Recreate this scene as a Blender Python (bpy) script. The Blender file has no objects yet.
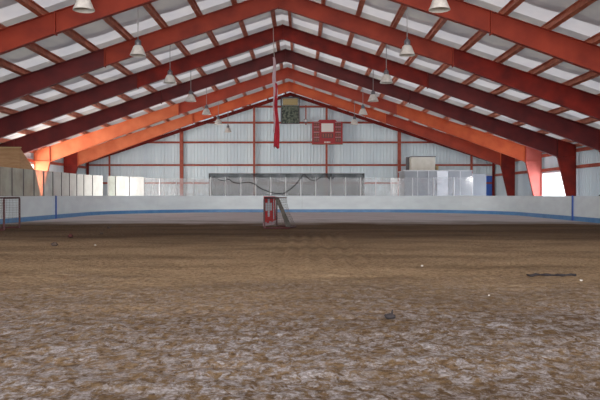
import bpy, math, random
from math import sin, cos, pi, sqrt, radians, atan2
from mathutils import Vector, noise
random.seed(7)
S = bpy.context.scene
C = S.collection
# ---------------------------------------------------------------- camera, world, light, exposure
cd = bpy.data.cameras.new('camera'); cam = bpy.data.objects.new('camera', cd); C.objects.link(cam)
cd.sensor_width = 36; F = 665.0; cd.lens = F/600*36; cd.clip_end = 400
cam.location = (0, 0, 1.22)
cam.rotation_euler = (radians(90)-5.0/F, 0, 2.0/F)
S.camera = cam
w = bpy.data.worlds.new('world'); S.world = w; w.use_nodes = True
bg = w.node_tree.nodes['Background']; bg.inputs[0].default_value = (0.95, 0.96, 1.0, 1); bg.inputs[1].default_value = 1.75
S.view_settings.view_transform = 'Standard'; S.view_settings.look = 'None'
S.view_settings.gamma = 1; S.view_settings.use_curve_mapping = False
S.view_settings.exposure = 1.15
def area(name, loc, rot, sx, sy, power, col):
    l = bpy.data.lights.new(name, 'AREA'); l.shape = 'RECTANGLE'; l.size = sx; l.size_y = sy; l.energy = power; l.color = col
    o = bpy.data.objects.new(name, l); C.objects.link(o); o.location = loc; o.rotation_euler = rot
    return o
area('fill_open_end', (-1, -9, 5.2), (radians(-90), 0, pi), 34, 8.5, 3300, (1.0, .97, .93))  # added fill from behind the camera, unseen end left open for light
area('daylight_right_door', (18.6, 45.7, 1.5), (0, radians(90), 0), 2.8, 5, 240, (.72, .84, 1.0))
area('fill_left_opening', (-20.8, 45.5, 1.8), (0, radians(-90), 0), 3.4, 8, 1100, (1.0, .95, .88))  # added lamp outside the left opening, lights the far frames

# ---------------------------------------------------------------- geometry helpers
class MB:
    def __init__(s): s.v = []; s.f = []; s.m = []
    def add(s, vs, fs, mi=0):
        b = len(s.v); s.v += [tuple(p) for p in vs]
        s.f += [tuple(b+i for i in f) for f in fs]; s.m += [mi]*len(fs); return s
    def box(s, x0, x1, y0, y1, z0, z1, mi=0):
        return s.add([(x0,y0,z0),(x1,y0,z0),(x1,y1,z0),(x0,y1,z0),(x0,y0,z1),(x1,y0,z1),(x1,y1,z1),(x0,y1,z1)],
              [(0,3,2,1),(4,5,6,7),(0,1,5,4),(1,2,6,5),(2,3,7,6),(3,0,4,7)], mi)
    def prism_y(s, pts, y0, y1, mi=0):      # polygon in XZ extruded along Y
        n = len(pts); vs = [(x,y0,z) for x,z in pts]+[(x,y1,z) for x,z in pts]
        return s.add(vs, [tuple(range(n)), tuple(range(2*n-1,n-1,-1))]+[(i,n+i,n+(i+1)%n,(i+1)%n) for i in range(n)], mi)
    def prism_x(s, pts, x0, x1, mi=0):      # polygon in YZ extruded along X
        n = len(pts); vs = [(x0,y,z) for y,z in pts]+[(x1,y,z) for y,z in pts]
        return s.add(vs, [tuple(range(n)), tuple(range(2*n-1,n-1,-1))]+[(i,n+i,n+(i+1)%n,(i+1)%n) for i in range(n)], mi)
    def plate(s, p, q, y0, y1, t, mi=0):    # strip from p to q (XZ), width y0..y1, thickness t to the left of p->q
        dx, dz = q[0]-p[0], q[1]-p[1]; l = sqrt(dx*dx+dz*dz) or 1; nx, nz = -dz/l*t, dx/l*t
        return s.prism_y([p, q, (q[0]+nx,q[1]+nz), (p[0]+nx,p[1]+nz)], y0, y1, mi)
    def tube(s, pts, r, n=8, closed=False, mi=0):
        P = [Vector(p) for p in pts]; m = len(P); rings = []
        for i, p in enumerate(P):
            a = P[i-1] if (i > 0 or closed) else p; b = P[(i+1) % m] if (i < m-1 or closed) else p
            t = (b-a); t = t.normalized() if t.length > 1e-9 else Vector((0,0,1))
            up = Vector((0,0,1)) if abs(t.z) < .9 else Vector((1,0,0))
            u = t.cross(up).normalized(); v = t.cross(u)
            rr = r[i] if isinstance(r, (list, tuple)) else r
            rings.append([p+(u*cos(2*pi*k/n)+v*sin(2*pi*k/n))*rr for k in range(n)])
        vs = [q for g in rings for q in g]; fs = []
        for i in range(m if closed else m-1):
            j = (i+1) % m
            for k in range(n): fs.append((i*n+k, j*n+k, j*n+(k+1)%n, i*n+(k+1)%n))
        if not closed: fs += [tuple(range(n)), tuple((m-1)*n+k for k in reversed(range(n)))]
        return s.add(vs, fs, mi)
    def lathe(s, prof, n=20, c=(0,0,0), mi=0):
        vs = [(c[0]+r*cos(2*pi*k/n), c[1]+r*sin(2*pi*k/n), c[2]+z) for r, z in prof for k in range(n)]
        fs = [(i*n+k, i*n+(k+1)%n, (i+1)*n+(k+1)%n, (i+1)*n+k) for i in range(len(prof)-1) for k in range(n)]
        return s.add(vs, fs, mi)
    def build(s, name, mat, parent=None, smooth=False):
        me = bpy.data.meshes.new(name); me.from_pydata(s.v, [], s.f)
        for m in (mat if isinstance(mat, list) else [mat]): me.materials.append(m)
        me.polygons.foreach_set('material_index', s.m)
        if smooth: me.polygons.foreach_set('use_smooth', [True]*len(s.f))
        me.update()
        import bmesh
        bm = bmesh.new(); bm.from_mesh(me); bmesh.ops.recalc_face_normals(bm, faces=bm.faces); bm.to_mesh(me); bm.free()
        o = bpy.data.objects.new(name, me); C.objects.link(o)
        if parent: o.parent = parent
        return o
def tag(o, label, cat, group=None, kind=None):
    o['label'] = label; o['category'] = cat
    if group: o['group'] = group
    if kind: o['kind'] = kind
    return o
def thing(name, loc, label, cat, group=None, rz=0):
    o = bpy.data.objects.new(name, None); C.objects.link(o); o.location = loc; o.rotation_euler = (0,0,rz)
    o.empty_display_size = .2
    return tag(o, label, cat, group)
def struct(o): o['kind'] = 'structure'; return o
def copy_tree(o, parent=None):
    c = o.copy(); C.objects.link(c)
    if parent: c.parent = parent
    for ch in list(o.children): copy_tree(ch, c)
    return c
def at(px, py, Y):      # photo pixel at distance Y -> world
    return ((px-302)/F*Y, Y, 1.22+(195-py)/F*Y)
ORD = ['first','second','third','fourth','fifth','sixth','seventh','eighth','ninth','tenth','eleventh','twelfth','thirteenth',
       'fourteenth','fifteenth','sixteenth','seventeenth','eighteenth','nineteenth','twentieth','twenty-first','twenty-second','twenty-third','twenty-fourth','twenty-fifth','twenty-sixth']

# ---------------------------------------------------------------- materials
def mat(name, col, rough=.6, col2=None, scale=3, bump=0, bscale=30, metal=0, spec=.4, stretch=(1,1,1), detail=4, lo=.35, hi=.65):
    m = bpy.data.materials.new(name); m.use_nodes = True; nt = m.node_tree; N = nt.nodes; L = nt.links
    b = N['Principled BSDF']; b.inputs['Base Color'].default_value = (*col, 1); b.inputs['Roughness'].default_value = rough
    b.inputs['Metallic'].default_value = metal; b.inputs['Specular IOR Level'].default_value = spec
    tc = N.new('ShaderNodeTexCoord'); mp = N.new('ShaderNodeMapping'); mp.inputs['Scale'].default_value = stretch
    L.new(tc.outputs['Object'], mp.inputs[0])
    if col2:
        n = N.new('ShaderNodeTexNoise'); n.inputs['Scale'].default_value = scale; n.inputs['Detail'].default_value = detail
        r = N.new('ShaderNodeValToRGB'); r.color_ramp.elements[0].position = lo; r.color_ramp.elements[1].position = hi
        r.color_ramp.elements[0].color = (*col, 1); r.color_ramp.elements[1].color = (*col2, 1)
        L.new(mp.outputs[0], n.inputs[0]); L.new(n.outputs[0], r.inputs[0]); L.new(r.outputs[0], b.inputs['Base Color'])
    if bump:
        n = N.new('ShaderNodeTexNoise'); n.inputs['Scale'].default_value = bscale; n.inputs['Detail'].default_value = 5
        q = N.new('ShaderNodeBump'); q.inputs['Strength'].default_value = bump
        L.new(mp.outputs[0], n.inputs[0]); L.new(n.outputs[0], q.inputs['Height']); L.new(q.outputs[0], b.inputs['Normal'])
    return m
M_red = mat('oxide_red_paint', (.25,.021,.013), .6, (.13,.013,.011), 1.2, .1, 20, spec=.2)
M_red_lit = mat('red_brown_lit', (.34,.044,.020), .6, (.22,.026,.014), 1.0, .1, 20, spec=.3)  # lit tone of the frame red, light put into the colour
M_red_shaded = mat('oxide_red_shaded', (.15,.018,.018), .55, (.09,.012,.014), 1.0, .1, 20, spec=.3)  # shaded tone of the frame red, shade put into the colour
M_orange_lit = mat('orange_red_lit', (.62,.12,.035), .5, (.50,.075,.022), 1.0, .1, 20)  # far frames: light on the steel put into the colour
M_orange_sunlit = mat('orange_sunlit', (.60,.17,.075), .6, (.50,.12,.05), 1.0, .1, 20, spec=.2)  # sunlit look of the outer left sections put into the colour
M_pink_lit = mat('pink_red_lit', (.52,.13,.10), .6, (.44,.10,.08), 1.0, .1, 20, spec=.2)  # brightly lit column, light put into the colour
M_orange_half_lit = mat('red_orange_half_lit', (.44,.055,.022), .5, (.33,.038,.016), 1.0, .1, 20)  # less lit tone of the far frames, put into the colour
M_purlin = mat('purlin_primer', (.56,.20,.12), .6, (.40,.12,.07), 2.5, .1, 20)
M_girt = mat('girt_primer', (.44,.10,.06), .6, (.32,.065,.04), 2.5)
M_insul = mat('ceiling_liner', (.66,.65,.64), .75, (.52,.51,.54), .9, .25, 6, spec=.2, stretch=(1,.6,1))
M_wall = mat('ribbed_wall_metal', (.74,.87,.92), .5, (.65,.77,.84), .5, 0, stretch=(1.5,1.5,.12))
M_board = mat('white_board_plastic', (.76,.85,.88), .35, (.69,.77,.81), 1.0, 0, stretch=(1,1,2.5))
M_blue = mat('blue_kick_plastic', (.08,.24,.50), .4, (.12,.30,.55), 3)
M_bluepost = mat('blue_post_paint', (.03,.10,.40), .4)
M_grey = mat('grey_aluminium', (.55,.57,.60), .4, metal=.3)
M_darkpost = mat('dark_post_metal', (.10,.09,.10), .5)
M_white = mat('white_paint', (.75,.76,.78), .4)
M_ply = mat('plywood', (.42,.25,.13), .7, (.33,.185,.09), 2, stretch=(1,1,6))
M_black = mat('black_rubber', (.018,.018,.02), .6)
M_goal = mat('goal_red_paint', (.07,.012,.016), .5, (.045,.012,.014), 6)
M_net = mat('grey_net_cord', (.16,.15,.14), .9)
M_banner = mat('red_cloth', (.70,.012,.02), .8, (.55,.01,.015), 5)
M_cross = mat('white_cloth', (.62,.64,.72), .8)
M_flagred = mat('flag_red_cloth', (.50,.02,.035), .8, (.34,.012,.03), 4)
M_flagwhite = mat('flag_pale_cloth', (.52,.38,.42), .8)
M_rope = mat('pale_rope', (.38,.32,.30), .9)
M_lamp = mat('milky_lamp_acrylic', (.72,.70,.66), .3, (.58,.56,.53), 8)
M_lampmetal = mat('lamp_ballast_metal', (.16,.16,.18), .4, metal=.4)
M_cable = mat('grey_lamp_cord', (.30,.28,.28), .7)
M_score = mat('scoreboard_red', (.38,.022,.028), .5)
M_digit = mat('scoreboard_dark_display', (.07,.02,.025), .3)
M_score_white = mat('scoreboard_white_panel', (.80,.78,.74), .5)
M_plaque = mat('dark_green_picture', (.02,.035,.028), .5, (.15,.18,.13), 5, detail=6, lo=.42, hi=.6)
M_tan = mat('tan_board', (.42,.33,.16), .7)
M_cab = mat('beige_metal_box', (.74,.72,.64), .5, (.66,.64,.56), 3)
M_booth = mat('frosted_booth_panel', (.36,.38,.41), .5, (.29,.31,.34), 1.2, stretch=(1,1,.5))
M_boothwin = mat('booth_bright_panel', (.85,.88,.93), .3)
M_door = mat('blue_door_paint', (.05,.16,.62), .45)
M_rock = mat('dark_clod', (.05,.035,.03), .9, (.09,.06,.045), 20, .5, 40)
M_blackclod = mat('black_clod', (.02,.016,.018), .9, bump=.4)
M_stone = mat('pale_stone', (.45,.42,.38), .9)
M_rust = mat('rusty_red_lump', (.05,.012,.01), .8)
M_outside = mat('pale_outside_ground', (.45,.44,.42), .9, (.38,.37,.34), 1)
M_pile = mat('grey_heap', (.20,.21,.22), .9, (.13,.14,.15), 2, .5, 8)
def clearmat(name, col, fac, gloss=.08, trans=.5):
    m = bpy.data.materials.new(name); m.use_nodes = True; nt = m.node_tree; N = nt.nodes; L = nt.links; N.clear()
    out = N.new('ShaderNodeOutputMaterial'); tr = N.new('ShaderNodeBsdfTransparent'); d = N.new('ShaderNodeBsdfDiffuse')
    tl = N.new('ShaderNodeBsdfTranslucent'); g = N.new('ShaderNodeBsdfGlossy'); g.inputs['Roughness'].default_value = .08
    for q in (d, tl): q.inputs[0].default_value = (*col, 1)
    a = N.new('ShaderNodeMixShader'); a.inputs[0].default_value = trans; L.new(d.outputs[0], a.inputs[1]); L.new(tl.outputs[0], a.inputs[2])
    n = N.new('ShaderNodeTexNoise'); n.inputs['Scale'].default_value = 1.2; n.inputs['Detail'].default_value = 6
    tc = N.new('ShaderNodeTexCoord'); L.new(tc.outputs['Object'], n.inputs[0])
    mr = N.new('ShaderNodeMapRange'); mr.inputs[1].default_value = .3; mr.inputs[2].default_value = .7
    mr.inputs[3].default_value = max(0, fac-.12); mr.inputs[4].default_value = min(1, fac+.12); L.new(n.outputs[0], mr.inputs[0])
    b = N.new('ShaderNodeMixShader'); L.new(mr.outputs[0], b.inputs[0]); L.new(tr.outputs[0], b.inputs[1]); L.new(a.outputs[0], b.inputs[2])
    c = N.new('ShaderNodeMixShader'); c.inputs[0].default_value = gloss; L.new(b.outputs[0], c.inputs[1]); L.new(g.outputs[0], c.inputs[2])
    L.new(c.outputs[0], out.inputs[0]); return m
def linermat(name, col, col2, trans):
    m = mat(name, col, .8, col2, .9, .25, 6, spec=.2, stretch=(1,.6,1)); nt = m.node_tree; N = nt.nodes; L = nt.links
    b = N['Principled BSDF']; t = N.new('ShaderNodeBsdfTranslucent'); src = b.inputs['Base Color'].links[0].from_socket
    L.new(src, t.inputs[0]); mx = N.new('ShaderNodeMixShader'); mx.inputs[0].default_value = trans
    L.new(b.outputs[0], mx.inputs[1]); L.new(t.outputs[0], mx.inputs[2]); L.new(mx.outputs[0], N['Material Output'].inputs[0]); return m
M_liner = linermat('ceiling_liner_translucent', (.54,.52,.48), (.40,.39,.40), .085)
M_strip = linermat('ceiling_liner_thin', (.72,.71,.70), (.62,.62,.64), .16)
M_lap_shade = linermat('ceiling_liner_lap_and_shade', (.50,.48,.49), (.40,.39,.41), .055)  # double lap, also the painted shade beside the purlins
M_milk = clearmat('milky_white_glass', (.93,.95,.93), .80, .03, .45)
M_haze = clearmat('scratched_milky_glass', (.70,.76,.70), .5, .03, .4)
M_clear = clearmat('clear_rink_glass', (.75,.78,.80), .20, .02)
M_smoke = clearmat('dusty_rink_glass', (.34,.36,.40), .20, .01)
M_netting = clearmat('dark_safety_netting', (.06,.065,.07), .54, 0, .3)

# dirt: brown sand, dried pale crust in patches near the camera, a pale sandy band by the far boards
def dirt():
    m = bpy.data.materials.new('arena_dirt'); m.use_nodes = True; nt = m.node_tree; N = nt.nodes; L = nt.links
    b = N['Principled BSDF']; b.inputs['Roughness'].default_value = .95; b.inputs['Specular IOR Level'].default_value = .15
    tc = N.new('ShaderNodeTexCoord'); P = tc.outputs['Object']
    def noise_(scale, detail=5, rough=.6, st=None, dist=0):
        n = N.new('ShaderNodeTexNoise'); n.inputs['Scale'].default_value = scale; n.inputs['Detail'].default_value = detail
        n.inputs['Roughness'].default_value = rough; n.inputs['Distortion'].default_value = dist
        if st:
            mp = N.new('ShaderNodeMapping'); mp.inputs['Scale'].default_value = st; mp.inputs['Rotation'].default_value = (0,0,.35); L.new(P, mp.inputs[0]); L.new(mp.outputs[0], n.inputs[0])
        else: L.new(P, n.inputs[0])
        return n.outputs[0]
    def ramp(src, stops):
        r = N.new('ShaderNodeValToRGB'); e = r.color_ramp.elements
        while len(e) < len(stops): e.new(.5)
        for q, (p, c) in zip(e, stops): q.position = p; q.color = (*c, 1) if isinstance(c, tuple) else (c,c,c,1)
        L.new(src, r.inputs[0]); return r.outputs[0]
    def math(op, a, b_):
        n = N.new('ShaderNodeMath'); n.operation = op; n.use_clamp = False
        for i, q in enumerate((a, b_)):
            if isinstance(q, (int, float)): n.inputs[i].default_value = q
            else: L.new(q, n.inputs[i])
        return n.outputs[0]
    def mix(f, a, c):
        n = N.new('ShaderNodeMix'); n.data_type = 'RGBA'
        if isinstance(f, float): n.inputs[0].default_value = f
        else: L.new(f, n.inputs[0])
        for i, q in ((6, a), (7, c)):
            if isinstance(q, tuple): n.inputs[i].default_value = (*q, 1)
            else: L.new(q, n.inputs[i])
        return n.outputs[2]
    sep = N.new('ShaderNodeSeparateXYZ'); L.new(P, sep.inputs[0]); Y = sep.outputs[1]
    def mr(src, a, c, d=0., e=1.):
        n = N.new('ShaderNodeMapRange'); n.inputs[1].default_value = a; n.inputs[2].default_value = c
        n.inputs[3].default_value = d; n.inputs[4].default_value = e; L.new(src, n.inputs[0]); return n.outputs[0]
    big = noise_(.35, 3, .5, (.5,1.6,1)); base = ramp(big, [(.35, (.115,.072,.036)), (.52, (.185,.120,.062)), (.68, (.27,.180,.10))])
    Y = math('ADD', Y, math('MULTIPLY', math('ADD', noise_(.45, 4, .6, (.6,1.2,1)), -.5), mr(Y, 5, 30, 1.5, 9.)))
    fine = noise_(14, 6, .7); base = mix(ramp(fine, [(.45, 0.), (.60, .85)]), base, (.070,.038,.018))
    crust = noise_(8.5, 10, .80, (1.15,.8,1), .5); patch = noise_(.9, 3, .5, (1.,.8,1))
    near = mr(Y, 11, 5.2)
    wob = math('MULTIPLY', math('ADD', near, math('MULTIPLY', big, .3)), ramp(patch, [(.3,.45),(.62,1.)]))
    cr = mix(math('MULTIPLY', ramp(crust, [(.46, 0.), (.56, 1.)]), math('MINIMUM', wob, 1.)), base, mix(ramp(noise_(30,4,.7), [(.4,0.),(.6,1.)]), (.21,.18,.165), (.44,.42,.44)))
    tan = math('MULTIPLY', math('MULTIPLY', mr(Y, 20, 16.5), mr(Y, 6.5, 10)), ramp(noise_(.5, 4, .6, (.6,1.3,1)), [(.35, .3), (.6, .95)]))
    cr1 = mix(tan, cr, mix(ramp(fine, [(.45,0.),(.6,.6)]), (.43,.31,.19), (.16,.10,.05)))
    wet = math('MULTIPLY', math('MULTIPLY', mr(Y, 18, 21), mr(Y, 29, 26)), .3)
    cr2 = mix(wet, cr1, (.085,.048,.026))
    farw = math('MULTIPLY', mr(Y, 27, 32), ramp(noise_(.9, 5, .6, (.4,1.5,1)), [(.3, .65), (.5, 1.)]))
    col = mix(farw, cr2, (.78,.74,.75))
    L.new(col, b.inputs['Base Color'])
    h = math('ADD', math('MULTIPLY', crust, .5), math('MULTIPLY', noise_(22, 6, .7), .35))
    bp = N.new('ShaderNodeBump'); bp.inputs['Strength'].default_value = 1.; bp.inputs['Distance'].default_value = .12
    L.new(h, bp.inputs['Height']); L.new(bp.outputs[0], b.inputs['Normal']); return m
M_dirt = dirt()

# ---------------------------------------------------------------- building dimensions
RX = -1.05                       # ridge line
BAY = 6.02; HALF = 18.35; WALL = 18.58
def ztop(d): return 10.45-abs(d)*.331      # top of frame at distance d from the ridge
def zin(d): return 9.70-abs(d)*.3333 if abs(d) < 7.86 else 7.08-(abs(d)-7.86)*.3683 if abs(d) < 17.2 else 3.64            # underside of rafter
YE = BAY*10                      # end wall
XL, XR = RX-WALL, RX+WALL
ROOF = .25                       # purlin depth

# ---------------------------------------------------------------- structure: ground, floor
fl = MB()
ys = []; y = -6.
while y < YE: ys.append(y); y += .05 if 3.5 < y < 11 else (.12 if 2 < y < 20 else .5)
ys.append(YE)
NX = 0
def xs_for():
    out = []; x = XL
    while x < XR:
        out.append(x); x += .07 if -6.2 < x < 6.2 else .45
    out.append(XR); return out
xs = xs_for()
def hgt(x, y):
    a = noise.fractal(Vector((x*1.1, y*1.5, 0)), 1.0, 2.2, 4)*.022
    b = noise.noise(Vector((x*5+y*1.5, y*6, 3)))*.02 if abs(x) < 7 and y < 13 else 0
    c = noise.noise(Vector((x*.12, y*.5, 9)))*.04
    f = min(1, max(0, (12.2-abs(x))/1.5)); g = min(1, max(0, (41-y)/3))
    tr = .022*sin((x-.35)*2*pi/.35) if abs(x-.35) < 1.0 and 11 < y < 22 else 0
    return (a+b+c+tr)*f*g
for yy in ys:
    for xx in xs: fl.v.append((xx, yy, hgt(xx, yy)))
n = len(xs)
for j in range(len(ys)-1):
    for i in range(n-1): fl.f.append((j*n+i, j*n+i+1, (j+1)*n+i+1, (j+1)*n+i)); fl.m.append(0)
struct(fl.build('floor', M_dirt, smooth=True))
struct(MB().box(-70, 70, -45, 110, -.5, -.12).build('ground', M_outside))

# ceiling liner: sagging blanket between the purlins, lapped once in each bay
PD = [.35]+[.35+1.59*i for i in range(1, 12)]           # purlin offsets from the ridge
cut = [-WALL]+[-p for p in reversed(PD)]+PD+[WALL]
cut = [c for c in cut if abs(c) <= WALL]
gx = []
for a, b_ in zip(cut[:-1], cut[1:]):
    fr_ = (0,.14,.3,.5,.7,.86) if b_ < .4 and a < 0 or a > 0 else (0,.14,.3,.5,.7,.86)
    for q, k in enumerate(fr_): gx.append((a+(b_-a)*k, sin(pi*k), (q == 0 and a > .1) or (q == 5 and b_ < -.1)))  # flag: outer side of each purlin, contact shade painted as darker liner
gx.append((WALL, 0, False))
def sag(t):
    if t < .74: return (t/.74)**1.5
    if t < .84: return 1-(t-.74)/.10*.9
    return .1*(1-(t-.84)/.16)
ce = MB(); rows = []
y = -6.0
while y < YE+.01: rows.append(y); y += BAY/48 if y > 12 else BAY/12
for yy in rows:
    t = (yy/BAY) % 1.0; s_ = sag(t)
    for d, mm, _ in gx:
        wv = .02*noise.noise(Vector((d*.8, yy*.9, 0)))
        ce.v.append((RX+d, yy, ztop(d)+ROOF+.03-.10*s_*mm*.9+wv*mm))
n = len(gx)
for j in range(len(rows)-1):
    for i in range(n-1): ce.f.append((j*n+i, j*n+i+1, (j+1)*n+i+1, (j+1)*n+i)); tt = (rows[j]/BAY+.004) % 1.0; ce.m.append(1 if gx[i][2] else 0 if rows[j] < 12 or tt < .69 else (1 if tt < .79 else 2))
struct(ce.build('ceiling', [M_liner, M_lap_shade, M_strip], smooth=True))
0 and struct(MB().prism_y([(XL-.3, ztop(WALL)+.35-.1), (RX, ztop(0)+.35), (XR+.3, ztop(WALL)+.35-.1), (XR+.3, ztop(WALL)+.47-.1), (RX, ztop(0)+.47), (XL-.3, ztop(WALL)+.47-.1)], -6.2, YE+.3).build('roof', M_grey))

# ribbed metal walls
def ribs(a, b_, pitch=.30, d=.035):
    out = [(a, 0.)]; x = a
    while x+pitch < b_:
        out += [(x+pitch*.62, 0.), (x+pitch*.72, d), (x+pitch*.90, d), (x+pitch, 0.)]; x += pitch
    out.append((b_, 0.)); return out
def ribbed_end(name, Y):
    mb = MB(); pr = ribs(XL, XR)
    for x, o in pr: mb.v += [(x, Y-o, -.1), (x, Y-o, ztop(x-RX)+ROOF+.12), (x, Y+.06, -.1), (x, Y+.06, ztop(x-RX)+ROOF+.12)]
    for i in range(len(pr)-1):
        b = 4*i
        mb.f += [(b, b+4, b+5, b+1), (b+2, b+3, b+7, b+6), (b+1, b+5, b+7, b+3), (b, b+2, b+6, b+4)]; mb.m += [0]*4
    return struct(mb.build(name, M_wall))
ribbed_end('wall_end', YE)
def ribbed_side(name, X, sgn, openings):
    mb = MB(); top = ztop(WALL)+ROOF+.1
    segs = []; y = -6.
    for (o0, o1, z0, z1) in openings:
        segs += [(y, o0, -.1, top), (o0, o1, z1, top)]
        if z0 > 0: segs.append((o0, o1, -.1, z0))
        y = o1
    segs.append((y, YE, -.1, top))
    for (a, b_, z0, z1) in segs:
        pr = ribs(a, b_); base = len(mb.v)
        for yy, o in pr: mb.v += [(X-sgn*o, yy, z0), (X-sgn*o, yy, z1), (X+sgn*.06, yy, z0), (X+sgn*.06, yy, z1)]
        for i in range(len(pr)-1):
            b = base+4*i
            mb.f += [(b, b+4, b+5, b+1), (b+2, b+3, b+7, b+6), (b+1, b+5, b+7, b+3), (b, b+2, b+6, b+4)]; mb.m += [0]*4
    return struct(mb.build(name, M_wall))
ribbed_side('wall_right', XR, 1, [(43.0, 48.3, 0, 2.75)])
ribbed_side('wall_left', XL, -1, [(41.5, 49.5, 0, 3.4)])  # opening added to let light in on the left
# frames of the right door and of the left opening added for light
for nm, X, y0, y1, zt in (('trim_1', XR, 43.0, 48.3, 2.75), ('added_opening_trim', XL, 41.5, 49.5, 3.4)):
    mb = MB(); mb.box(X-.1, X+.1, y0-.06, y0+.04, 0, zt); mb.box(X-.1, X+.1, y1-.04, y1+.06, 0, zt); mb.box(X-.1, X+.1, y0-.06, y1+.06, zt, zt+.1)
    struct(mb.build(nm, M_white))
# blue door in the end wall with its pale frame
dr = struct(MB().box(16.45, 17.2, YE-.10, YE-.04, 0, 2.95).build('door_1', M_door))
fr = MB(); fr.box(16.2, 16.45, YE-.16, YE-.03, 0, 3.05); fr.box(16.45, 17.2, YE-.16, YE-.03, 2.95, 3.05); fr.build('door_frame', M_white, dr)
MB().box(16.5, 16.56, YE-.17, YE-.09, 1.0, 1.15).build('door_handle', M_grey, dr)

# ---------------------------------------------------------------- portal frames
KN = 17.2
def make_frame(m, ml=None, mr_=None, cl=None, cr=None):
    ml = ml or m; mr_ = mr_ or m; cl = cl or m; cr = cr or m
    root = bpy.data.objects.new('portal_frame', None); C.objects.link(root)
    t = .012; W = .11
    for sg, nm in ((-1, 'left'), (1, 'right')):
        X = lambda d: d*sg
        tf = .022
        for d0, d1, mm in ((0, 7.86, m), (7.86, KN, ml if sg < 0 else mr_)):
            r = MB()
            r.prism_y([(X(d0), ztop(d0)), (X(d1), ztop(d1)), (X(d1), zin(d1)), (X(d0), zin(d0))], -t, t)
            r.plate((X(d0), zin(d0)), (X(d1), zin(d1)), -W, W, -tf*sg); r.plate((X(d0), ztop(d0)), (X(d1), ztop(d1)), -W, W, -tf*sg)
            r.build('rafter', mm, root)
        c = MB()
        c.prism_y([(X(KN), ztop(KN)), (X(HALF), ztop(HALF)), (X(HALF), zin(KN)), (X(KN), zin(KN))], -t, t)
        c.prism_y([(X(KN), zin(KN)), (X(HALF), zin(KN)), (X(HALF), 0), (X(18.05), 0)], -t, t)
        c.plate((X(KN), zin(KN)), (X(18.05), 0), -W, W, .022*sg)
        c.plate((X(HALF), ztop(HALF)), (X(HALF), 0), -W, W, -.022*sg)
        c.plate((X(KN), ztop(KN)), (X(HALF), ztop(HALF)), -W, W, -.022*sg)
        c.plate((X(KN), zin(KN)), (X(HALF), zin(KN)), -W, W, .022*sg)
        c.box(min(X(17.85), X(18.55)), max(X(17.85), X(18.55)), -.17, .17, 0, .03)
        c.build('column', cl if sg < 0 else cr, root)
        for d in (7.86, KN):
            s_ = MB(); s_.box(X(d)-.02, X(d)+.02, -W-.01, W+.01, zin(d)-.08, ztop(d)+.0)
            s_.build('splice_plate', m, root)
    MB().box(-.025, .025, -W-.01, W+.01, zin(0)-.06, ztop(0)).build('ridge_plate', m, root)
    return root
red0 = make_frame(M_red_lit); fA = make_frame(M_red_lit, M_red_shaded, M_red, M_red_shaded, M_red_shaded); fB = make_frame(M_red, M_red_shaded, M_red_shaded); fC = make_frame(M_red_shaded, M_red_shaded, M_red_shaded, M_red_shaded, M_red); or0 = make_frame(M_orange_lit, M_orange_sunlit, M_orange_half_lit, M_red, M_red); or1 = make_frame(M_orange_half_lit, M_orange_sunlit, M_orange_lit, M_orange_sunlit, M_pink_lit)  # section colours carry painted light and shade along each frame
fr_labels = {9: 'orange-red steel portal frame right before the end wall', 8: 'bright orange-red steel portal frame, second from the end wall',
 7: 'dark oxide-red steel portal frame, third from the end wall', 6: 'dark oxide-red steel portal frame, fourth from the end wall',
 5: 'dark oxide-red steel portal frame, fifth from the end wall, peak near the top edge', 4: 'red steel portal frame crossing the top corners, nearest frame clearly in view',
 3: 'red steel portal frame nearest the viewer, barely in the top right corner'}
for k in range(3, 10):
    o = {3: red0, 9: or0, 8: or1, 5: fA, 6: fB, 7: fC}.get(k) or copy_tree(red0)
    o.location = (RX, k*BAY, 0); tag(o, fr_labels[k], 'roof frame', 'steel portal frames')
# light end frame against the end wall
er = thing('end_frame', (RX, YE-.22, 0), 'slender dark red end wall rafter just beneath the last orange frame', 'roof frame')
for sg in (-1, 1):
    m_ = MB(); X = lambda d: d*sg
    m_.prism_y([(X(0), ztop(0)), (X(18.3), ztop(18.3)), (X(18.3), ztop(18.3)-.28), (X(0), ztop(0)-.28)], -.012, .012)
    m_.plate((X(0), ztop(0)-.28), (X(18.3), ztop(18.3)-.28), -.08, .08, -.018*sg)
    m_.plate((X(0), ztop(0)), (X(18.3), ztop(18.3)), -.08, .08, -.018*sg)
    m_.build('rafter', M_red, er)
    m_ = MB(); m_.box(X(18.3)-.1, X(18.3)+.1, -.1, .1, 0, ztop(18.3)-.28); m_.build('corner_post', M_red, er)

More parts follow.
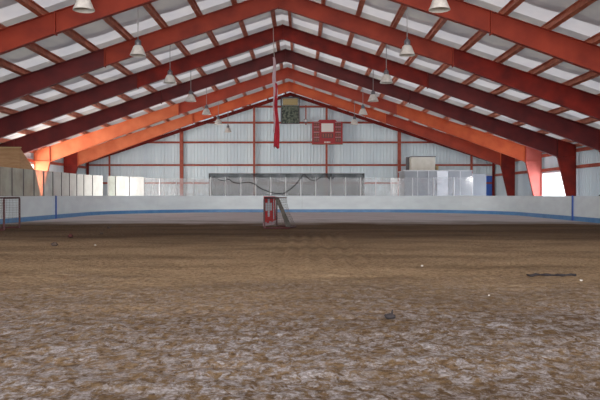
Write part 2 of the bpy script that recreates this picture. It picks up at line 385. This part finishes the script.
# purlins: Z sections running the length of the hall
def zsec(name, m, y0, y1, d, h=.24, fl_=.15, t=.014):
    mb = MB(); s_ = 1 if d >= 0 else -1
    mb.box(-t/2, t/2, y0, y1, 0, h)
    mb.box(min(0, s_*fl_), max(0, s_*fl_), y0, y1, 0, t)
    mb.box(min(s_*fl_-t, s_*fl_), max(s_*fl_-t, s_*fl_), y0, y1, 0, .03)
    mb.box(min(0, -s_*fl_*.6), max(0, -s_*fl_*.6), y0, y1, h-t, h)
    return mb.build(name, m)
pb = {1: zsec('purlin', M_purlin, -6, YE-.05, 1), -1: zsec('purlin', M_purlin, -6, YE-.05, -1)}
for sg in (-1, 1):
    first = True
    for i, d in enumerate(PD):
        if d > 17.9: continue
        o = pb[sg] if first else pb[sg].copy()
        if not first: C.objects.link(o)
        first = False
        o.location = (RX+sg*d, 0, ztop(d)+.012); o.rotation_euler = (0, sg*atan2(1,3.05), 0)
        tag(o, 'rust-coloured steel purlin under the ceiling, %s from the ridge on the %s slope' % (ORD[i], 'left' if sg < 0 else 'right'), 'purlin', 'roof purlins')
    es = MB().box(-.06, .06, -6, YE-.05, 0, .2).build('eave_strut', M_purlin)
    es.location = (RX+sg*(HALF+.1), 0, ztop(HALF)-.1); tag(es, 'rust red eave strut along the top of the %s side wall' % ('left' if sg < 0 else 'right'), 'eave strut')

# end wall girts and posts
for z, a, b_, lab in ((9.19, -4.4, 4.4, 'topmost short red girt on the end wall beneath the gable peak'), (7.75, -8.6, 8.6, 'red girt on the end wall running behind the top of the scoreboard'),
        (5.97, -13.7, 13.7, 'red girt on the end wall level with the bottom of the scoreboard'), (3.92, -18.2, 18.2, 'long red girt on the end wall just above the rink glass'),
        (2.30, -18.2, 18.2, 'dark red girt low on the end wall seen through the rink glass')):
    g = MB(); g.box(a, b_, -.14, -.045, -.08, .08); g.box(a, b_, -.19, -.14, -.08, -.06); g.box(a, b_, -.19, -.14, .06, .08)
    o = g.build('girt', M_girt); o.location = (RX, YE, z); tag(o, lab, 'girt', 'end wall girts')
for d, wd, lab in ((-16.3, .10, 'thin red end wall post near the left corner'), (-9.8, .30, 'wide red end wall post left of the hanging lamps'), (-3.26, .18, 'red end wall post left of the hanging flag'),
        (3.26, .18, 'red end wall post behind the scoreboard'), (9.8, .28, 'wide red end wall post left of the beige metal box'), (16.3, .16, 'dark red end wall post left of the blue door')):
    zt = ztop(d)-.3
    o = MB().box(-wd/2, wd/2, -.42, -.2, 0, zt).build('wall_post', M_girt); o.location = (RX+d, YE, 0); tag(o, lab, 'wall post', 'end wall posts')
o = MB().box(-.05,.05,-.3,-.2,0,1.75).build('wall_post', M_girt); o.location = (.35, YE, 7.55); tag(o, 'short thin red post between the picture and the scoreboard', 'wall post')
# side wall girts
for sg, X in ((-1, XL), (1, XR)):
    for z in (2.85+.15, 4.05) if sg > 0 else (3.7,):
        g = MB(); x0 = X-sg*.05; x1 = X-sg*.22
        g.box(min(x0,x1), max(x0,x1), -6, YE-.3, z-.1, z+.1)
        o = g.build('girt', M_girt); tag(o, 'red %s girt along the %s side wall' % ('upper' if z > 3.5 else 'lower', 'right' if sg > 0 else 'left'), 'girt')

# ---------------------------------------------------------------- rink boards
BXL, BXR, BYF, BR = -12.7, 12.9, 47.0, 8.5
Y0 = 17.0
LS = BYF-BR-Y0; LA = pi/2*BR; LF = (BXR-BR)-(BXL+BR); TOT = 2*LS+2*LA+LF
def P(s):       # -> (x, y, tangent angle)
    if s < LS: return BXL, Y0+s, pi/2
    s -= LS
    if s < LA: a = s/BR; return BXL+BR-BR*cos(a), BYF-BR+BR*sin(a), pi/2-a
    s -= LA
    if s < LF: return BXL+BR+s, BYF, 0
    s -= LF
    if s < LA: a = s/BR; return BXR-BR+BR*sin(a), BYF-BR+BR*cos(a), -a
    s -= LA
    return BXR, BYF-BR-s, -pi/2
def s_of(px):
    best = min(range(0, int(TOT*50)), key=lambda i: abs(302+P(i/50)[0]/P(i/50)[1]*F-px)); return best/50
def wallstrip(mb, s0, s1, off0, off1, z0, z1, step=.35, mi=0):   # off positive = outward (left of travel direction)
    n = max(1, int(math.ceil((s1-s0)/step))); vs = []
    for i in range(n+1):
        x, y, a = P(s0+(s1-s0)*i/n); nx, ny = -sin(a), cos(a)
        for o, z in ((off0,z0),(off1,z0),(off1,z1),(off0,z1)): vs.append((x+nx*o, y+ny*o, z))
    fs = [(0,1,2,3), tuple(4*n+q for q in (3,2,1,0))]
    for i in range(n):
        for q in range(4): fs.append((4*i+q, 4*i+(q+1)%4, 4*i+4+(q+1)%4, 4*i+4+q))
    mb.add(vs, fs, mi)
seams = [0, s_of(55), s_of(157), s_of(302), s_of(461), s_of(523), s_of(573), TOT]
sec_lab = ['white rink board at the left edge behind the small goal, up to the blue post', 'white rink board of the left corner, from blue post to the thin seam',
  'white rink board along the far end, left of the goal with the cross', 'white rink board along the far end, right of the goal with the cross',
  'white rink board of the right corner, right of the beige box', 'white rink board on the right, left of the blue post', 'white rink board at the right edge past the blue post']
BH = 1.17
for i in range(7):
    a, b_ = seams[i]+.003, seams[i+1]-.003
    x, y, an = P((a+b_)/2)
    root = thing('rink_board', (0,0,0), sec_lab[i], 'rink board', 'white boards around the rink')
    mb = MB(); wallstrip(mb, a, b_, 0, .06, .0, BH-.03); mb.build('panel', M_board, root)
    mb = MB(); wallstrip(mb, a, b_, -.015, -.001, .0, .21); mb.build('kick_strip', M_blue, root)
    mb = MB(); wallstrip(mb, a, b_, -.01, .12, BH-.03, BH); mb.build('top_rail', M_board, root)
for px, lab in ((55, 'narrow blue post on the rink boards at the left'), (573, 'narrow blue post on the rink boards at the right')):
    s_ = s_of(px); mb = MB(); wallstrip(mb, s_-.06, s_+.06, -.06, -.017, 0, BH+.02); tag(mb.build('blue_post', M_bluepost), lab, 'post')

# rink glass
def pane(s0, s1, h, mg, mp, lab, grp, post=True, pw=.04, ph=None, z0=BH):
    root = thing('glass_pane', (0,0,0), lab, 'rink glass', grp)
    mb = MB(); wallstrip(mb, s0+.02, s1-.02, .055, .067, z0+.003, z0+h); mb.build('glass', mg, root)
    if post:
        mb = MB(); wallstrip(mb, s0-pw/2, s0+pw/2, .03, .09, z0+.003, z0+(ph or h)); mb.build('support_post', mp, root)
s_ = 9.8; i = 0; sgap = s_of(106.5); sE = s_of(206); sfade = s_of(146)
while s_ < sE-.6:
    px = 302+P(s_+.6)[0]/P(s_+.6)[1]*F
    if abs(s_+.6-sgap) > .6:
        if px < 146: pane(s_, s_+1.2, 1.25, M_haze if px < 50 else M_milk, M_darkpost, 'milky glass pane with dark post on the left boards, %s from the left edge' % ORD[i], 'milky panes on the left boards')
        else: pane(s_, s_+1.2, 1.2, M_clear, M_grey, 'clear rink glass pane left of the dark netting, %s from the left edge' % ORD[i], 'clear panes left of the netting')
    else: pane(s_+.5, s_+1.2, 1.25, M_haze, M_white, 'narrow milky glass pane with a white post beside the gap in the left glass', 'milky panes on the left boards')
    i += 1; s_ += 1.2
i = 0; s_ = s_of(210.5); sb = s_of(390)
while s_ < sb:
    pane(s_, s_+1.06, 1.28, M_smoke, M_white, 'dusty glass pane with white post, %s from the left end of the netting' % ORD[i], 'dusty panes with white posts', pw=.055, ph=1.3)
    i += 1; s_ += 1.06
i = 0; se = s_of(470)
while s_ < se:
    pane(s_, s_+1.5, 1.25, M_clear, M_white, 'clear rink glass pane before the grey booth, %s pane from the left' % ORD[i], 'panes before the booth', pw=.05)
    i += 1; s_ += 1.5
# dark safety netting with black top line
nt_ = thing('safety_netting', (0,0,0), 'dark grey safety netting with a black top edge behind the far boards', 'netting')
a, b_ = s_of(209.5), s_of(365)
mb = MB(); wallstrip(mb, a, b_, .30, .305, .05, 2.72); mb.build('mesh_panel', M_netting, nt_)
mb = MB(); wallstrip(mb, a, b_, .28, .32, 2.71, 2.755); wallstrip(mb, a, a+.07, .27, .33, .0, 2.70); mb.build('top_rail', M_black, nt_)
def curvepts(ctrl, Y, n=6):
    pts = [Vector(at(px, py, Y)) for px, py in ctrl]; out = []
    for i in range(len(pts)-1):
        p0, p1, p2, p3 = pts[max(i-1,0)], pts[i], pts[i+1], pts[min(i+2, len(pts)-1)]
        for k in range(n):
            t = k/n; out.append(.5*((2*p1)+(p2-p0)*t+(2*p0-5*p1+4*p2-p3)*t*t+(3*p1-p0-3*p2+p3)*t**3))
    out.append(pts[-1]); return out
c1 = MB().tube(curvepts([(213.3,186),(212.5,181),(214,176.7),(218,179.5),(224,180.6),(229,179.5),(233,182.2),(240,183.2),(249,182),(255,184.5),(262,189),(271,192.2),(280,193.6),(287,191.5),(293,187),(298,181.5),(304,173.6)], 46.93), .035, 6)
tag(c1.build('black_cable', M_black, smooth=True), 'black cable sagging along the dark netting behind the goal', 'cable')
c2 = MB().tube(curvepts([(304,173.6),(307,177),(311,180),(315,180.3),(320,177.8),(324,173.8),(327,175),(329,179),(331,174.5),(333,179),(334.5,175)], 46.93), .035, 6)
tag(c2.build('black_cable', M_black, smooth=True), 'black cable looping below the netting edge under the scoreboard', 'cable')
c3 = MB().tube(curvepts([(362,175.5),(363.8,173.5),(363.5,177),(361.8,179.5)], 46.93), .03, 6)
tag(c3.build('black_cable', M_black, smooth=True), 'short end of black cable at the right end of the netting', 'cable')

# booth behind the right corner
bt = thing('timekeeper_booth', (0,0,0), 'grey frosted booth behind the right corner boards, under the beige box', 'booth')
bx0, bx1, by0, by1, bz = 7.45, 12.35, 48.4, 51.2, 2.95
mb = MB(); mb.box(bx0+.06, bx1-.06, by1-.06, by1, 0, bz); mb.box(bx0, bx0+.06, by0, by1, 0, bz); mb.box(bx1-.06, bx1, by0, by1, 0, bz); mb.build('wall', M_booth, bt)
MB().box(bx0-.05, bx1+.05, by0-.05, by1+.05, bz, bz+.07).build('roof', M_grey, bt)
edges = [7.45, 8.4, 9.2, 9.8, 10.65, 11.5, 12.35]
for q in range(6):
    MB().box(edges[q]+.02, edges[q+1]-.02, by0-.03, by0, .0, bz).build('front_panel', M_boothwin if q == 3 else M_booth, bt)
for e in (8.4, 9.2, 11.5):
    MB().box(e-.02, e+.02, by0-.05, by0-.03, 0, bz).build('panel_trim', M_white, bt)
s2 = thing('grey_screen', (0,0,0), 'darker grey screen between the booth and the blue door', 'screen')
MB().box(12.45, 13.45, 48.6, 48.66, 0, 2.75).build('panel', M_booth, s2); MB().box(12.42, 12.48, 48.55, 48.6, 0, 2.8).build('edge_post', M_grey, s2)
mc = thing('metal_box', (8.95, 49.6, bz+.071), 'beige metal equipment box standing on the booth roof', 'equipment box')
MB().box(-.88, .88, -.5, .5, 0, 1.0).build('cabinet', M_cab, mc)
mb = MB(); mb.box(-.92, .92, -.54, .54, 1.0, 1.06); mb.box(-1.1, -.8, .45, .75, 0.05, 1.05); mb.box(.35, .95, .45, .75, .6, 1.12); mb.build('dark_lid', M_darkpost, mc)
mb = MB(); mb.box(1.0, 1.16, -.3, .3, .0, .35); mb.build('side_box', M_tan, mc)

# plywood stair enclosure at the left
pw = thing('plywood_enclosure', (0,0,0), 'tan plywood enclosure with a sloping end, behind the left boards', 'enclosure')
MB().box(-19.3, -15.6, 36.75, 36.8, 0, 3.82).build('front_sheet', M_ply, pw)
MB().prism_x([(36.8, 0), (40.4, 0), (38.9, 2.6), (36.8, 3.82)], -15.65, -15.6).build('side_sheet', M_ply, pw)
mb = MB(); mb.box(-19.3, -15.55, 36.71, 36.85, 3.82, 3.88); mb.build('top_trim', M_tan, pw)

# heap behind the right boards
hp = MB(); nn = 14
for j in range(nn+1):
    for i in range(nn+1):
        u, v = i/nn*2-1, j/nn*2-1; r = sqrt(u*u+v*v)
        hp.v.append((15.6+u*1.4, 33.6+v*3.0, max(-.05, (1-r)*1.8+.12*noise.noise(Vector((u*3, v*3, 1))))))
for j in range(nn):
    for i in range(nn): hp.f.append((j*(nn+1)+i, j*(nn+1)+i+1, (j+1)*(nn+1)+i+1, (j+1)*(nn+1)+i)); hp.m.append(0)
tag(hp.build('dirt_heap', M_pile, smooth=True), 'grey heap peeking over the boards at the right edge', 'heap')

# ---------------------------------------------------------------- hockey goals
def make_goal(root, depth=.84):
    r = .035; W_ = 1.83; H = 1.12; ins = .28; td = .45
    f = MB()
    f.tube([(0,0,.03),(0,0,H-.06),(0,.02,H-.015),(0,.06,H)], r)
    f.build('goal_post', M_goal, root)
    f = MB(); f.tube([(0,W_,.03),(0,W_,H-.06),(0,W_-.02,H-.015),(0,W_-.06,H)], r); f.build('goal_post', M_goal, root)
    MB().tube([(0,.06,H),(0,W_-.06,H)], r).build('crossbar', M_goal, root)
    base = [(0,0,.04),(depth*.7,ins*.4,.04),(depth*.93,ins*.8,.04),(depth,ins*1.3,.04),(depth,W_-ins*1.3,.04),(depth*.93,W_-ins*.8,.04),(depth*.7,W_-ins*.4,.04),(0,W_,.04)]
    MB().tube(base, .028).build('base_bar', M_goal, root)
    top = [(0,.06,H),(td*.8,ins*.5,H),(td,ins,H),(td,W_-ins,H),(td*.8,W_-ins*.5,H),(0,W_-.06,H)]
    MB().tube(top, .022).build('top_bar', M_goal, root)
    # net strands: from top bar down to base bar, and levels
    def along(pts, t):
        L_ = [0]
        for a, b_ in zip(pts[:-1], pts[1:]): L_.append(L_[-1]+(Vector(b_)-Vector(a)).length)
        d = t*L_[-1]
        for i in range(len(pts)-1):
            if d <= L_[i+1]+1e-6: return Vector(pts[i]).lerp(Vector(pts[i+1]), (d-L_[i])/(L_[i+1]-L_[i]))
        return Vector(pts[-1])
    g = MB(); K = 22; J = 12
    def sgp(t, v):
        p = along(top, t).lerp(along(base, t), v); p.x -= .05*sin(pi*v)*(.4+.6*sin(pi*t)); return p
    for k in range(K+1): g.tube([sgp(k/K, j/6) for j in range(7)], .0035, 3)
    for j in range(1, J): g.tube([sgp(k/22, j/J) for k in range(23)], .0035, 3)
    for k in range(1, 7): g.tube([(td*k/7, .1, H-.01), (td*k/7, W_-.1, H-.01)], .007, 3)
    g.build('net', M_net, root)
g1 = thing('hockey_goal', (-1.35, 23.8, 0), 'hockey goal with a red sheet bearing a white cross, in the middle of the floor', 'hockey goal', rz=-atan2(.4, 1.9))
make_goal(g1)
# grey side skirt that hangs folded on the slanting net
mb = MB(); mb.prism_y([(.30,1.12),(.46,1.12),(.92,.07),(.72,.07),(.54,.60)], .30, .335); mb.build('net_skirt', mat('dirty_grey_canvas', (.045,.04,.035), .9, (.08,.07,.06), 6), g1)
bn = MB(); n1, n2 = 16, 10
for j in range(n2+1):
    for i in range(n1+1):
        t, z = i/n1*1.70+.06, 1.17-.95*j/n2
        bn.v.append((-.045+.02*sin(i*1.3)*j/n2, t, z+.03*sin(i*.9)*(j/n2)))
for j in range(n2):
    for i in range(n1): bn.f.append((j*(n1+1)+i, j*(n1+1)+i+1, (j+1)*(n1+1)+i+1, (j+1)*(n1+1)+i)); bn.m.append(0)
b_o = bn.build('banner', M_banner, g1, smooth=True); md = b_o.modifiers.new('s', 'SOLIDIFY'); md.thickness = .008
mb = MB()
mb.box(-.075,-.071,.56,.82,.42,1.08); mb.box(-.075,-.071,.24,.52,.64,.93); mb.box(-.075,-.071,.86,1.14,.64,.93); mb.box(-.075,-.071,1.36,1.48,.3,1.14)
mb.box(-.018,-.014,.56,.82,.42,1.08); mb.box(-.018,-.014,.24,.52,.64,.93); mb.box(-.018,-.014,.86,1.14,.64,.93); mb.box(-.018,-.014,1.36,1.48,.3,1.14)
mb.build('white_cross', M_cross, b_o)
MB().box(-.07,-.05,.08,1.7,.10,.24).build('pale_hem', M_flagwhite, g1)
g2 = thing('hockey_goal', (-10.1, 22.5, 0), 'dark red hockey goal frame against the left edge by the boards', 'hockey goal', rz=0)
make_goal(g2)
g2.rotation_euler = (0, 0, atan2(.24, 1.8)); g2.scale = (-1, 1, 1)

# ---------------------------------------------------------------- hanging lamps
def make_lamp():
    r = bpy.data.objects.new('pendant_lamp', None); C.objects.link(r)
    pr = [(.30,0),(.295,.02),(.25,.12),(.205,.24),(.165,.33),(.12,.37),(.11,.372),(.155,.33),(.195,.235),(.24,.115),(.285,.015),(.30,0)]
    MB().lathe(pr, 24).build('lamp_shade', M_lamp, r, True)
    MB().lathe([(0,.36),(.10,.36),(.115,.40),(.115,.52),(.08,.57),(.03,.60),(.03,.66),(0,.66)], 16).build('ballast_housing', M_lampmetal, r, True)
    MB().lathe([(0,.10),(.05,.12),(.07,.19),(.055,.26),(.03,.36),(0,.36)], 12).build('bulb', M_white, r, True)
    MB().tube([(0,0,.64),(0,0,2.42)], .016, 6).build('cord', M_cable, r)
    return r
l0 = make_lamp(); used = False
for sg in (-1, 1):
    for k in range(3, 10):
        if k == 9 and sg > 0: continue
        o = copy_tree(l0) if used else l0; used = True
        X = -6.08 if sg < 0 else 3.87
        o.location = (X+random.uniform(-.05,.05), (k+.09)*BAY, 6.38); o.rotation_euler = (0, 0, random.random())
        if sg > 0: o.location.z = 6.38
        q = k-3
        n_ = ['nearest, cut by the top edge', 'second nearest', 'third nearest', 'fourth nearest', 'fifth nearest', 'second farthest' if sg < 0 else 'farthest', 'farthest, small against the end wall'][q]
        if sg > 0 and q == 4: n_ = 'second farthest'
        tag(o, 'bell-shaped hanging lamp in the %s row, %s' % ('left' if sg < 0 else 'right', n_), 'hanging lamp', 'bell-shaped hanging lamps')
        if sg < 0 and k == 9: o.scale = (1, 1, 1)

# ---------------------------------------------------------------- flag, scoreboard, picture
fg = thing('hanging_flag', (-1.45, 35.7, 0), 'furled red and white flag hanging from a long rope below the ridge', 'flag')
MB().tube([(-.04,0,10.46),(-.10,0,10.3),(-.06,0,9.0),(0,0,8.0)], .022, 6).build('rope', M_rope, fg)
def cloth(z0, z1, w0, w1, x0, x1, folds, ph, thick):
    mb = MB(); nz, nu = 26, 20
    for j in range(nz+1):
        t = j/nz; z = z0+(z1-z0)*t; w_ = w0+(w1-w0)*t; cx = x0+(x1-x0)*t+.03*sin(t*9+ph)
        for i in range(nu):
            a = 2*pi*i/nu; rr = 1+.28*sin(folds*a+ph+t*3)+.1*sin(7*a+t*8)
            mb.v.append((cx+w_*rr*cos(a), thick*rr*sin(a), z+(.10*sin(3*a+ph) if j == nz else 0)))
    for j in range(nz):
        for i in range(nu): mb.f.append((j*nu+i, j*nu+(i+1)%nu, (j+1)*nu+(i+1)%nu, (j+1)*nu+i)); mb.m.append(0)
    mb.f.append(tuple(range(nu))); mb.m.append(0); mb.f.append(tuple(nz*nu+i for i in reversed(range(nu)))); mb.m.append(0)
    return mb
cloth(8.6, 6.5, .05, .10, -.06, .02, 4, 0, .06).build('pale_fold', M_flagwhite, fg, True)
cloth(7.2, 3.8, .06, .15, .02, .10, 4, 1, .10).build('red_fold', M_flagred, fg, True)
cloth(6.6, 4.6, .03, .05, -.06, -.02, 3, 2, .13).build('pale_fold', M_flagwhite, fg, True)

sb = thing('scoreboard', ((327.3-302)/F*59.3, 59.45, 0), 'red electronic scoreboard with a white centre panel on the end wall', 'scoreboard')
k_ = 59.3/F
MB().box(-15.2*k_, 15.2*k_, -.18, .18, 1.22+51.3*k_, 1.22+73.3*k_).build('housing', M_score, sb)
MB().prism_y([(-9.5*k_, 1.22+73.3*k_), (9.5*k_, 1.22+73.3*k_), (8*k_, 1.22+75.2*k_), (-8*k_, 1.22+75.2*k_)], -.12, .12).build('top_crest', M_score, sb)
MB().box(-6*k_, 6*k_, -.21, -.18, 1.22+63*k_, 1.22+71.5*k_).build('white_panel', M_score_white, sb)
def zz(y): return 1.22+(195-y)*k_
for (xa, xb) in ((-13.6, -8), (8, 13.6)):
    for ya, yb in ((123,126.2),(127.8,131),(133,136.4),(138,141.8)):
        o = MB().box(xa*k_, xb*k_, -.2, -.18, zz(yb), zz(ya)).build('display', M_digit, sb)
        mb = MB()
        for q in range(3):
            xx = xa+.7+q*1.7; mb.box(xx*k_, (xx+1.0)*k_, -.205, -.2, zz(yb-.5), zz(ya+.6))
        mb.build('digit_segments', M_girt, o)
        MB().box(xa*k_, xb*k_, -.2, -.18, zz(ya-.45), zz(ya-.9)).build('caption_strip', M_flagwhite, sb)
o = MB().box(-5.6*k_, 5.6*k_, -.2, -.18, zz(138), zz(133.5)).build('display', M_digit, sb)
mb = MB()
for q in range(4): mb.box((-4.8+q*2.6)*k_, (-3.2+q*2.6)*k_, -.205, -.2, zz(137.4), zz(134.1))
mb.build('digit_segments', M_girt, o)
mb = MB()
for q, wd in enumerate((.9, .7, 1.0, .8, .9)): mb.box((-3+q*1.25)*k_, (-3+q*1.25+wd)*k_, -.2, -.18, zz(143), zz(141.6))
mb.build('white_lettering', M_score_white, sb)
for xa in (-11, -8.2, 7.2, 10): pass
MB().box(-15.4*k_, 15.4*k_, -.2, .2, zz(144.3), zz(143.6)).build('bottom_edge', M_girt, sb)

pc = thing('wall_picture', ((290.2-302)*k_, 59.75, 0), 'dark green mottled picture board with a tan panel on top, under the gable peak', 'picture board')
MB().box(-8.4*k_, 8.4*k_, -.03, .03, zz(122.6), zz(105)).build('picture', M_plaque, pc)
MB().box(-7.6*k_, 7.6*k_, -.035, .03, zz(104.5), zz(98)).build('tan_panel', M_tan, pc)
mb = MB()
for xa, xb, ya, yb in ((-9.4,-8.4,122.8,96.5),(8.4,9.4,122.8,96.5),(-9.4,9.4,123.4,122.6),(-9.4,9.4,97.2,96.3)): mb.box(xa*k_, xb*k_, -.06, .06, zz(max(ya,yb)), zz(min(ya,yb)))
mb.build('frame', M_darkpost, pc)
fx = thing('flood_light', ((305.6-302)*k_, 59.7, zz(122)), 'small floodlight on the girt between the picture and the scoreboard', 'floodlight')
MB().box(-.16,.16,-.1,.1,0,.3).build('lamp_head', M_lampmetal, fx); MB().box(-.11,.11,-.12,-.1,.05,.25).build('lens', M_white, fx)

# ---------------------------------------------------------------- small things on the floor
def clod(name, x, y, r, m, lab, cat, flat=.6, spike=False, sx=1):
    mb = MB(); nu, nv = 10, 7
    for j in range(nv+1):
        th = pi*j/nv
        for i in range(nu):
            a = 2*pi*i/nu; v = Vector((sin(th)*cos(a), sin(th)*sin(a), cos(th))); k = r*(1+.45*noise.noise(v*1.7+Vector((x, y, 0))))
            mb.v.append((v.x*k*sx, v.y*k, v.z*k*flat))
    for j in range(nv):
        for i in range(nu): mb.f.append((j*nu+i, j*nu+(i+1)%nu, (j+1)*nu+(i+1)%nu, (j+1)*nu+i)); mb.m.append(0)
    if spike: mb.tube([(.012,0,r*.2),(.02,0,r*1.6)], [r*.35, r*.12], 6)
    o = mb.build(name, m, smooth=True); o.location = (x, y, hgt(x, y)+r*flat*.8); tag(o, lab, cat); return o
def gp(px, py): Y = 1.22*F/(py-195); return (px-302)/F*Y, Y
x, y = gp(390.5, 319); clod('dirt_clod', x, y, .042, M_blackclod, 'small dark clod with an upright point, right of centre in the pale dirt', 'clod', .7, True, 1.3)
x, y = gp(70, 237.5); clod('red_lump', x, y, .075, M_rust, 'dark red lump on the dirt near the left goal', 'lump', .8)
for px, py, r, c, l in ((109, 228.5, .07, M_rock, 'dark clod on the dirt beyond the red lump'), (54, 245, .08, M_rock, 'flat dark clod nearer than the red lump'),
                     (101, 234, .05, M_rock, 'small dark clod right of the red lump'), (581, 281, .022, M_stone, 'small white stone on the dirt near the right edge'),
                     (422, 266, .022, M_stone, 'small white stone on the brown dirt right of centre'), (95, 246, .024, M_stone, 'small white stone on the dirt below the red lump'), (489, 296.5, .012, M_stone, 'tiny white stone left of the long dark rut')):
    x, y = gp(px, py); clod('stone' if c is M_stone else 'dirt_clod', x, y, r, c, l, 'stone' if c is M_stone else 'clod')
rt = MB(); pts = []
for i in range(12):
    px = 527+i*4.4; py = 274.4+.7*sin(i*1.7)+.1*i; x, y = gp(px, py); pts.append((x, y, hgt(x, y)+.018))
rt.tube(pts, [.012+.012*abs(sin(i*2.1)) for i in range(12)], 6)
tag(rt.build('dark_strap', M_blackclod, smooth=True), 'long thin dark strap lying on the dirt toward the right', 'strap')
